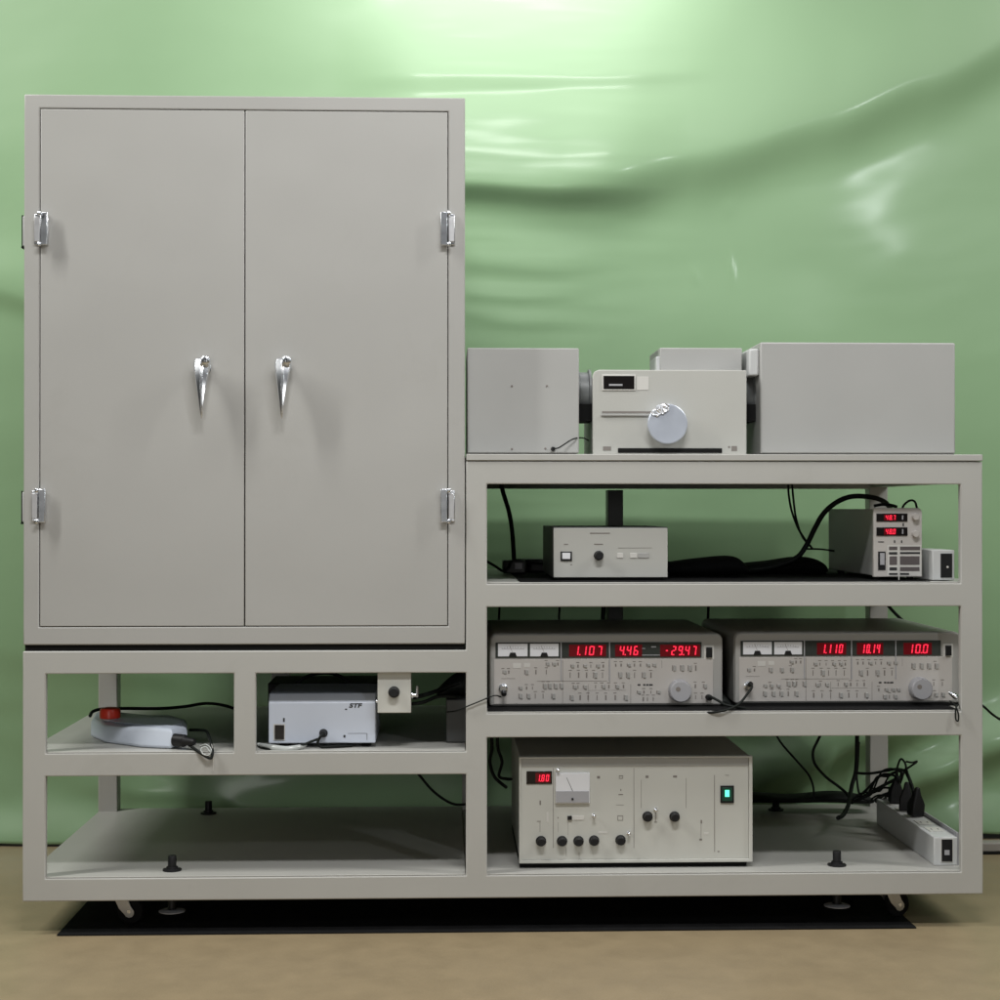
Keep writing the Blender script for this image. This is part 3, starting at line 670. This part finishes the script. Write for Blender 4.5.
rs = G(MB(), 720.3, 785.5, 733.8, 803, .003).build('rocker_switch', 'black', u, bevel=.0006); G(MB(), 722, 787.5, 732.2, 801, .0012, .003).build('rocker', 'darkgreen', rs, bevel=.0004); G(MB(), 725, 790, 729.4, 796.8, .0006, .0042).build('rocker_lamp', 'green_led', rs)

# ------------------------------------------------------------------ power strip, bottom right
pst = thing('power_strip', 'long pale power strip with a black switch in its end, lying on the bottom shelf', 'power strip', (wx(945, .2), .25, Z4))
YQ = .045; p, q = at(934, 866, YQ), at(957.5, 837, YQ)
MB().box(p.x, q.x, YQ, .49, Z4 + .0003, q.z).build('body', 'white', pst, bevel=.002)
sw = face(MB(), 940.8, 838.5, 953.2, 862.5, YQ, .001).build('switch_frame', 'lightprint', pst); face(MB(), 941.6, 839.3, 952.4, 861.5, YQ - .001, .0012).build('rocker_switch', 'black', sw, bevel=.0004)
face(MB(), 944.5, 850, 949.5, 855, YQ - .0022, .0004).build('switch_mark', 'dial', sw)
MB().box(q.x + .0005, q.x + .004, YQ + .004, .30, Z4 + .0005, q.z + .008).build('mounting_flange', 'dial', pst)
xc_ = (p.x + q.x) / 2
for k in range(5):
    yy = .10 + k * .075
    o_ = MB().box(xc_ - .016, xc_ + .016, yy, yy + .045, q.z + .0001, q.z + .0015).build('socket', 'lightprint', pst, bevel=.0006)
    MB().box(xc_ - .008, xc_ - .006, yy + .016, yy + .026, q.z + .0016, q.z + .0019).box(xc_ + .006, xc_ + .008, yy + .016, yy + .026, q.z + .0016, q.z + .0019).build('slots', 'gap', o_)
def plug(px, py, Y, pb, label, w=.015):
    t_, b_ = at(px, py, Y), at(px, pb, Y)
    rg = [[(t_.x + a_ * s_, Y + b2 * s_, z_) for a_, b2 in ((-1, -1), (1, -1), (1, 1), (-1, 1))] for z_, s_ in ((b_.z, w), (b_.z + (t_.z - b_.z) * .45, w * 1.0), (b_.z + (t_.z - b_.z) * .8, w * .55), (t_.z, w * .3))]
    o = MB().rings(rg).build('mains_plug', 'black', bevel=.003); return tag(o, label, 'plug', 'black plugs in the power strip')
zq = q.z
for px, Y, lab in ((886, .42, 'rearmost black plug in the power strip, beside the rear post'), (900, .33, 'middle black plug in the power strip, cables meeting above it'), (911, .26, 'nearest black plug in the power strip, tallest of the three')):
    t_ = at(px, 779, Y); xx = xc_
    rg = [[(xx + a_ * s_, Y + b2 * s_ * .9, z_) for a_, b2 in ((-1, -1), (1, -1), (1, 1), (-1, 1))] for z_, s_ in ((zq + .003, .015), (zq + .030, .015), (zq + .050, .008), (zq + .066, .005))]
    o = MB().rings(rg).build('mains_plug', 'black', bevel=.004, seg=3); o.rotation_euler = (rnd.uniform(-.12, .12), rnd.uniform(-.16, .08), rnd.uniform(-.5, .5)); tag(o, lab, 'plug', 'black plugs in the power strip')

# ------------------------------------------------------------------ left cells
Z5 = wz(751.5) + .003
rc = thing('hand_remote', 'blue-white handheld remote with a big red button, lying on the upper left shelf', 'remote control', (wx(138, .12), .12, Z5))
def top_at(px, py, zz):
    d = RM @ Vector(((px - 500) / FOC, (500 - py) / FOC, -1)); return CAMLOC + d * ((zz - CAMLOC.z) / d.z)
foot_ = [(91, 737), (104, 742.5), (122, 745), (140, 747.5), (158, 748.5), (172, 749), (187, 745.5), (187, 738), (170, 735), (150, 733.5), (128, 729.5), (108, 728), (95, 730.5)]
zb_ = Z5 + .0006; base_pts = [top_at(a_, b_, zb_) for a_, b_ in foot_]
ctr = sum(base_pts, Vector()) / len(base_pts)
rg = []
for z_, s_ in ((0, .96), (.004, 1), (.030, 1), (.036, .975), (.039, .93)):
    rg.append([Vector((ctr.x + (v.x - ctr.x) * s_, ctr.y + (v.y - ctr.y) * s_, zb_ + z_ * (1 + .12 * math.sin((v.x - ctr.x) * 30)))) for v in base_pts])
MB().rings(rg).build('body', 'remote', rc, bevel=.002, seg=2)
ztop = zb_ + .0392
tp = [Vector((ctr.x + (v.x - ctr.x) * .80 + .006, ctr.y + (v.y - ctr.y) * .66, 0)) for v in base_pts]
MB().prism([(v.x, v.y) for v in tp], ztop - .0005, ztop + .0012, 'z').build('keypad', 'remote', rc, bevel=.0008)
c_ = at(110.5, 718, .10); bx_ = ctr.x - .062
bt = MB().cyl((bx_, ctr.y + .010, ztop - .001), 'z', [(0, .016), (.004, .016)], 28).build('button_collar', 'white', rc, smooth=True)
MB().cyl((bx_, ctr.y + .010, ztop + .003), 'z', [(0, .0190), (.002, .0215), (.016, .0215), (.021, .0195), (.023, .012)], 32).build('stop_button', 'red', bt, smooth=True)
c_ = at(180, 743, .04)
MB().cyl((c_.x + .006, base_pts[5].y - .003, zb_ + .017), (1, -.5, -.05), [(-.018, .0125), (.006, .0125), (.010, .009), (.030, .0065)], 22).build('cable_grommet', 'black', rc, smooth=True)
rc_lbl = MB(); rc_lbl.box(base_pts[3].x, base_pts[3].x + .02, base_pts[3].y - .0008, base_pts[3].y - .0003, zb_ + .01, zb_ + .012); rc_lbl.bm.free()
cable('remote_cable', 'black cable running behind the blue-white remote across the upper left shelf', [(90, 716, .28), (93, 711.5, .30), (103, 709, .32), (125, 708.5, .34), (160, 708.5, .36), (185, 706.5, .40), (205, 703.5, .44), (222, 705, .46), (238, 710, .5), (252, 716, .5)], .0036)
cable('remote_lead', 'black lead curling from the remote end over the shelf edge', [(186, 743, .03), (192, 747, .015), (199, 752, -.004), (206, 756.5, -.010), (211, 758, -.010), (212.5, 752, -.006), (211, 744, .01), (209, 737, .04), (206, 731, .08), (198, 730, .12), (190, 730, .16)], .0030)
cable('wire_tie', 'pale clear plastic loop of thin wire beside the remote on the rail', [(200, 746, .01), (206, 744.5, .0), (211, 749, -.006), (209, 755, -.012), (203, 754, -.012), (201, 749, -.008), (206, 747, -.006), (210, 752, -.013)], .0014, m='clearwrap', cat='wire')
cable('label_string', 'thin pale string hanging over the rail below the remote lead', [(211.5, 744, .0), (213.5, 752, -.004), (213.5, 762, -.004), (213, 771, -.004)], .0006, m='lightprint', cat='string')

st = base_thing('lamp_supply', 'blue-white supply box with blue-black lettering and square switch, in the upper middle cell', 'supply box', 322, .04, Z5)
YL = .045; p, q = at(268.5, 743.5, YL), at(375.5, 697, YL); zt_ = at(300, 694, YL).z
pr_ = [(YL, p.z), (YL, q.z - .012), (YL + .006, q.z - .002), (YL + .014, zt_), (YL + .20, zt_), (YL + .20, p.z)]
MB().prism(pr_, p.x, q.x, 'x').build('case', 'bluewhite', st, bevel=.002)
for xx in (p.x + .02, q.x - .03):
    for yy in (.02, .16): MB().box(xx, xx + .02, YL + yy, YL + yy + .02, Z5 + .0003, p.z - .0002).build('foot', 'gap', st)
sw = face(MB(), 273.5, 724, 285, 740.5, YL, .0012).build('switch_frame', 'lightprint', st); face(MB(), 274.8, 725, 284.2, 739.3, YL - .0012, .002).build('rocker_switch', M['darkglass'], sw, bevel=.0005)
a0 = at(349, 707.5, YL); lettering('STF', a0.x, a0.z, .0085, YL - .0004, st, 'black_print', shear=.2, wide=1.35)
for r_ in ((283, 718, 284.8, 722), (345, 708.6, 347, 709.8), (343.5, 735, 345.5, 737.5), (366.8, 733.6, 367.2, 740), (348, 733.2, 367, 733.5)): face(MB(), *r_, YL, .0005).build('panel_mark', 'black_print', st)
c_ = at(323.5, 733, YL); MB().cyl(c_, (0, -1, 0), [(0, .0085), (.002, .0085), (.003, .0068), (.018, .0062), (.020, .005)], 24).build('output_plug', 'black', st, smooth=True)
cable('supply_lead', 'dark lead drooping from the plug on the blue-white supply box', [(323.5, 733.5, YL - .018), (321, 736, YL - .028), (318.5, 740, YL - .024), (318, 744, YL - .015), (322, 747, .03), (335, 746.5, .036), (352, 746, .05)], .0028)
cable('coiled_lead', 'dark lead with clear wrapping lying in front of the blue-white box', [(256, 744, .10), (262, 747.5, .03), (275, 749, .014), (290, 748.5, .012), (300, 746, .02), (310, 742, .03), (318, 739, .03)], .0026)
o = MB().tube([at(258, 744, .04), at(270, 747, .02), at(285, 749.5, .012), at(296, 748, .016), at(306, 745, .03)], lambda t: .006 * math.sin(PI * (.1 + .8 * t)) + .001).build('plastic_wrap', 'clearwrap', smooth=True)
tag(o, 'crumpled clear plastic wrap on the shelf edge under the blue-white supply box', 'plastic wrap')
bb = MB().box(wx(268, .30), wx(377, .30), .30, .46, Z5 + .0006, wz(682.5, .30)).build('black_case', 'black', bevel=.002); tag(bb, 'black case standing behind the blue-white supply box', 'case')
cable('arched_cable', 'black cable arching over the black case behind the supply box', [(296, 684, .27), (306, 677, .27), (318, 673.5, .27), (332, 673.5, .27), (343, 678, .27), (350, 684, .27)], .0036)
# hanging cream box
hb = thing('hanging_switch_box', 'small cream box with one black knob hanging under the rail beside the blue-white box', 'switch box', at(394, 713, .02))
p, q = at(377.5, 713, .012), at(411, 672, .012)
cbx = MB().box(p.x, q.x, .012, .06, p.z, wz(672.5) - .0004).build('case', 'cream', hb, bevel=.0012)
k = at(394, 692, .012); MB().cyl(k, (0, -1, 0), [(0, .0115), (.002, .0115), (.003, .0105), (.013, .0098), (.014, .008)], 26).build('knob', 'black', hb, smooth=True, ang=25)
xb_ = q.x; zb2 = at(411, 695, .03).z
MB().cyl((xb_, .03, zb2), 'x', [(0, .006), (.004, .006), (.0045, .004), (.010, .004)], 20).build('connector', 'chrome', hb, smooth=True)
MB().cyl((xb_ + .012, .03, zb2 - .004), 'z', [(0, .003), (.022, .003)], 14).build('connector_tee', 'chrome', hb, smooth=True)
MB().cyl((p.x - .004, .03, zb2 - .012), 'x', [(0, .0035), (.004, .0035)], 14).build('connector', 'chrome', hb, smooth=True)
db = MB().box(wx(446, .10), wx(465, .10) + .02, .10, .30, Z5 + .0006, wz(699, .10)).build('grey_adapter_box', 'darkgrey', bevel=.003); tag(db, 'dark grey box against the right end of the upper middle cell', 'box')
cable('thick_signal_cable', 'upper of two black cables from the hanging cream box to the dark grey box', [(414, 697.5, .035), (424, 695, .06), (434, 692, .09), (444, 688, .11), (455, 684, .12), (464, 682, .13)], .0042)
cable('signal_cable', 'lower of two black cables from the hanging cream box to the dark grey box', [(412, 704, .06), (424, 702, .08), (436, 697, .10), (448, 696, .09), (460, 697, .10)], .0036)
lump('cable_bundle', 'tangle of black cable on top of the dark grey box', 'cable bundle', [(436, 693, 699), (443, 686, 699), (449, 680, 699), (456, 675, 698), (462, 673, 698), (468, 674, 698)], .12, .10, 'cable', 9)
cable('thin_wire', 'thin black wire from the left amplifier crossing the rack post into the middle cell', [(501, 697, .045), (496, 695.5, .03), (490, 697, -.003), (478, 702, -.005), (468, 706, -.005), (463, 708.5, .0), (455, 711, .05), (447, 712, .094)], .0013)

# ------------------------------------------------------------------ other cables
cable('mains_cable', 'thick black cable dropping behind the second shelf beside the middle post', [(500, 478, .5), (503, 492, .5), (509, 512, .5), (512, 530, .5), (513.5, 550, .5), (514.5, 566, .5)], .0052)
cable('network_cable', 'black cable crossing low at the left end of the second shelf', [(486, 561, .42), (495, 566, .40), (503, 571, .38), (508, 567, .38), (511, 562, .40), (519, 560, .42), (530, 562, .44), (560, 566, .46)], .003)
aa = MB().box(wx(503, .40), wx(526, .40), .40, .46, Z2 + .0006, wz(560.5, .40)).build('plug_adapter', 'darkgrey', bevel=.004); tag(aa, 'small dark plug adapter at the left end of the second shelf', 'adapter')
MB().box(wx(515, .40), wx(522, .40), .3985, .3998, wz(569, .40), wz(563, .40)).build('label_plate', 'dial', aa)
bk = MB().box(wx(524, .5), wx(640, .5), .5, .60, Z2 + .0006, wz(559.5, .5)).build('black_box', 'black', bevel=.003); tag(bk, 'low black box behind the small pale controller', 'box')
cable('ribbon_cable', 'pair of dark green cables hanging from the rack top above the cloth', [(788, 484, .58), (789, 497, .58), (792, 512, .57), (798, 528, .55), (804, 538, .52), (808, 544, .50)], .0026)
cable('hanging_cable', 'dark thin cable hanging beside the pair above the cloth', [(792, 484, .585), (793.5, 500, .585), (796, 518, .575), (802, 536, .55), (812, 548, .50)], .0026)
cable('thick_mains_cable', 'thick black cable arching over the upright power supply on the second shelf', [(728, 572, .30), (750, 570, .30), (775, 566, .30), (796, 558, .30), (806, 546, .30), (815, 528, .30), (824, 513, .30), (837, 502, .30), (852, 496.5, .30), (870, 497, .30), (883, 501, .32), (890, 508, .36), (893, 518, .46)], .0056)
cable('loop_cable', 'small black cable loop rising behind the top of the power supply', [(901, 512, .25), (904, 505, .24), (910, 500.5, .24), (915, 502, .24), (917, 510, .25), (917, 518, .26)], .0024)
cable('short_cable', 'short black cable lying on top of the power supply', [(874, 506, .2), (882, 504.5, .2), (890, 505, .2), (897, 507, .2)], .0034)
cable('small_cable', 'thin black cable arching in front of the cloth heap on the second shelf', [(806, 549, .30), (815, 549, .29), (824, 549.5, .28), (834, 551, .29)], .0020)
for px, w_, lab in ((499, .010, 'leftmost black cable hanging behind the left amplifier'), (559, .0028, 'thin black cable hanging behind the meters of the left amplifier'), (603, .0055, 'thick black cable hanging beside the dark duct behind the left amplifier'), (708, .0034, 'black cable hanging behind the right end of the left amplifier')):
    cable('hanging_cable', lab, [(px, 588, .6), (px + .5, 606, .6), (px, 620, .6), (px + 1, 640, .6), (px, 665, .6)], w_ if w_ < .009 else .0028, 'cables hanging behind the amplifiers')
cable('slanting_cable', 'black cable slanting down behind the right amplifier near the rear post', [(878, 590, .6), (884, 600, .6), (892, 610, .58), (902, 620, .55), (915, 632, .5)], .0040)
cable('front_lead', 'black lead drooping from the right amplifier socket across the gap', [(750, 684, .045), (752, 687, .036), (748, 693, .028), (741, 702, .012), (734, 707, .0), (726, 710, -.004), (716, 712, -.004), (705, 712.5, .01), (696, 709.5, .060)], .0026)
cable('front_lead', 'black lead plugged in the left amplifier corner and crossing the gap', [(707, 697, .06), (712, 697.5, .045), (718, 700.5, .03), (725, 704.5, .018), (733, 706.5, .014), (742, 708, .02), (752, 710, .04)], .0028)
o = MB().cyl(at(708, 697, .07), (.1, -1, 0), [(0, .006), (.014, .0062), (.018, .004)], 20).build('lead_plug', 'black', smooth=True); tag(o, 'black plug at the lower right corner of the left amplifier', 'plug')
lump('cable_knot', 'knot of black leads in the gap between the two amplifiers', 'cable knot', [(718, 703, 708), (721, 697, 709), (725, 694, 709), (729, 699, 709), (733, 704, 709)], .07, .05, 'cable', 3)
cable('hook_lead', 'small black lead looped over the rail below the right amplifier corner', [(950, 701, .04), (954, 704, .01), (956.5, 708, -.005), (958.5, 715, -.006), (958, 721, -.007), (955.8, 719, -.006), (955.5, 711, -.005), (957, 706, .0), (959.5, 703, .03)], .0016)
o = MB().cyl(at(952, 694, .04), (.6, -.6, -.5), [(-.006, .004), (.010, .006), (.016, .003)], 16).build('metal_plug', 'chrome', smooth=True); tag(o, 'shiny metal plug at the right corner of the right amplifier', 'plug')
cable('hanging_cable', 'black cable drooping under the middle cell into the bottom left opening', [(410, 765, .5), (420, 776, .5), (432, 790, .5), (445, 800, .5), (456, 804.5, .5), (470, 804, .5)], .0030)
for i, (pts, r_, lab) in enumerate((
    ([(772, 728, .6), (782, 744, .6), (796, 760, .6), (808, 774, .6), (813, 786, .6), (814, 800, .6)], .0026, 'leftmost thin cable drooping in the bottom right opening'),
    ([(824, 728, .58), (817, 742, .58), (813, 752, .58), (815, 764, .58), (826, 777, .58), (838, 786, .58), (847, 794, .56), (852, 803, .5)], .0034, 'curving cable drooping left of the rear post in the bottom right opening'),
    ([(857, 725, .56), (857, 745, .56), (856, 770, .56), (852, 785, .54), (850, 796, .50), (848, 806, .44), (843, 815, .38), (838, 818, .34)], .0050, 'thick cable running down the rear post onto the bottom shelf'),
    ([(856, 773, .5), (870, 773.5, .48), (885, 771, .46), (896, 769, .44), (903, 770, .42)], .0032, 'upper cable from the rear post to the power strip plugs'),
    ([(848, 803, .48), (860, 799, .46), (875, 790, .44), (890, 782, .42), (900, 777, .40)], .0036, 'lower cable from the rear post to the power strip plugs'),
    ([(859, 742, .6), (858, 762, .58), (857, 780, .56), (862, 798, .52), (880, 801, .52)], .0026, 'thin cable hugging the rear post in the bottom right opening'),
    ([(896, 775, .40), (898, 765, .38), (901, 759, .36), (905, 763, .34), (907, 771, .30), (911, 785, .27)], .0024, 'cable looping above the power strip plugs'),
    ([(898, 770, .38), (904, 770, .34), (911, 766, .30), (917, 761.5, .28), (912, 762.5, .28), (906, 761.5, .28)], .0022, 'cable end sticking up to the right above the power strip plugs'),
    ([(905, 770, .34), (909, 778, .30), (913, 790, .27), (914, 798, .26)], .0040, 'thick short cable into the nearest power strip plug'),
)): cable('power_cable', lab, pts, r_)
TANGLE = ['slack black cable loop behind the power strip plugs, lowest', 'slack black cable loop between the rear post and the plugs', 'doubled black cable drooping onto the back of the power strip', 'thin black cable wrapped round the power strip cables', 'short black cable curling left of the power strip plugs']
for k_, lab in enumerate(TANGLE):
    a_ = 852 + k_ * 3; q_ = random.Random(40 + k_)
    cable('tangled_cable', lab, [(a_, 800 - k_ * 2, .50), (a_ + 9, 795 + q_.uniform(-8, 6), .50), (a_ + 19, 789 + q_.uniform(-12, 8), .46), (a_ + 30, 781 + q_.uniform(-10, 8), .43), (897 + k_ * 2, 772 + q_.uniform(-4, 8), .40), (893 + k_, 789 + q_.uniform(-6, 6), .44), (878 + k_ * 3, 796 + q_.uniform(-6, 2), .50), (868 + k_ * 4, 802, .53)], .0022 + .0004 * (k_ % 3))
lump('cable_bundle', 'black cables lying along the back of the bottom shelf behind the control unit', 'cable bundle', [(745, 796, 805), (760, 794, 805), (780, 797, 805), (800, 797, 805), (822, 794, 805), (840, 793, 805), (860, 796, 806), (878, 800, 806)], .60, .07, 'cable', 6)
for i, (a_, b_, r_, lab) in enumerate(((491, 494, .0036, 'outer'), (497, 499, .0034, 'inner'))):
    cable('looped_cable', lab + ' black cable loop hanging left of the control unit', [(a_, 730, .3), (a_ + 1, 748, .3), (a_ + (5 if i else -1), 762, .3), (b_, 776, .3), (b_ + 8, 784 - i * 5, .3), (b_ + 12, 787 - i * 8, .34)], r_, 'cables looped left of the control unit')
cable('wall_cable', 'thin black cable leaving the right side of the rack behind its post', [(972, 700, .6), (983, 706, .6), (992, 714, .62), (1003, 721, .66), (1020, 728, .70)], .0030)

# ------------------------------------------------------------------ render settings
SC.render.engine = 'CYCLES'
SC.cycles.max_bounces = 8; SC.cycles.diffuse_bounces = 4; SC.cycles.glossy_bounces = 4
SC.cycles.use_denoising = True
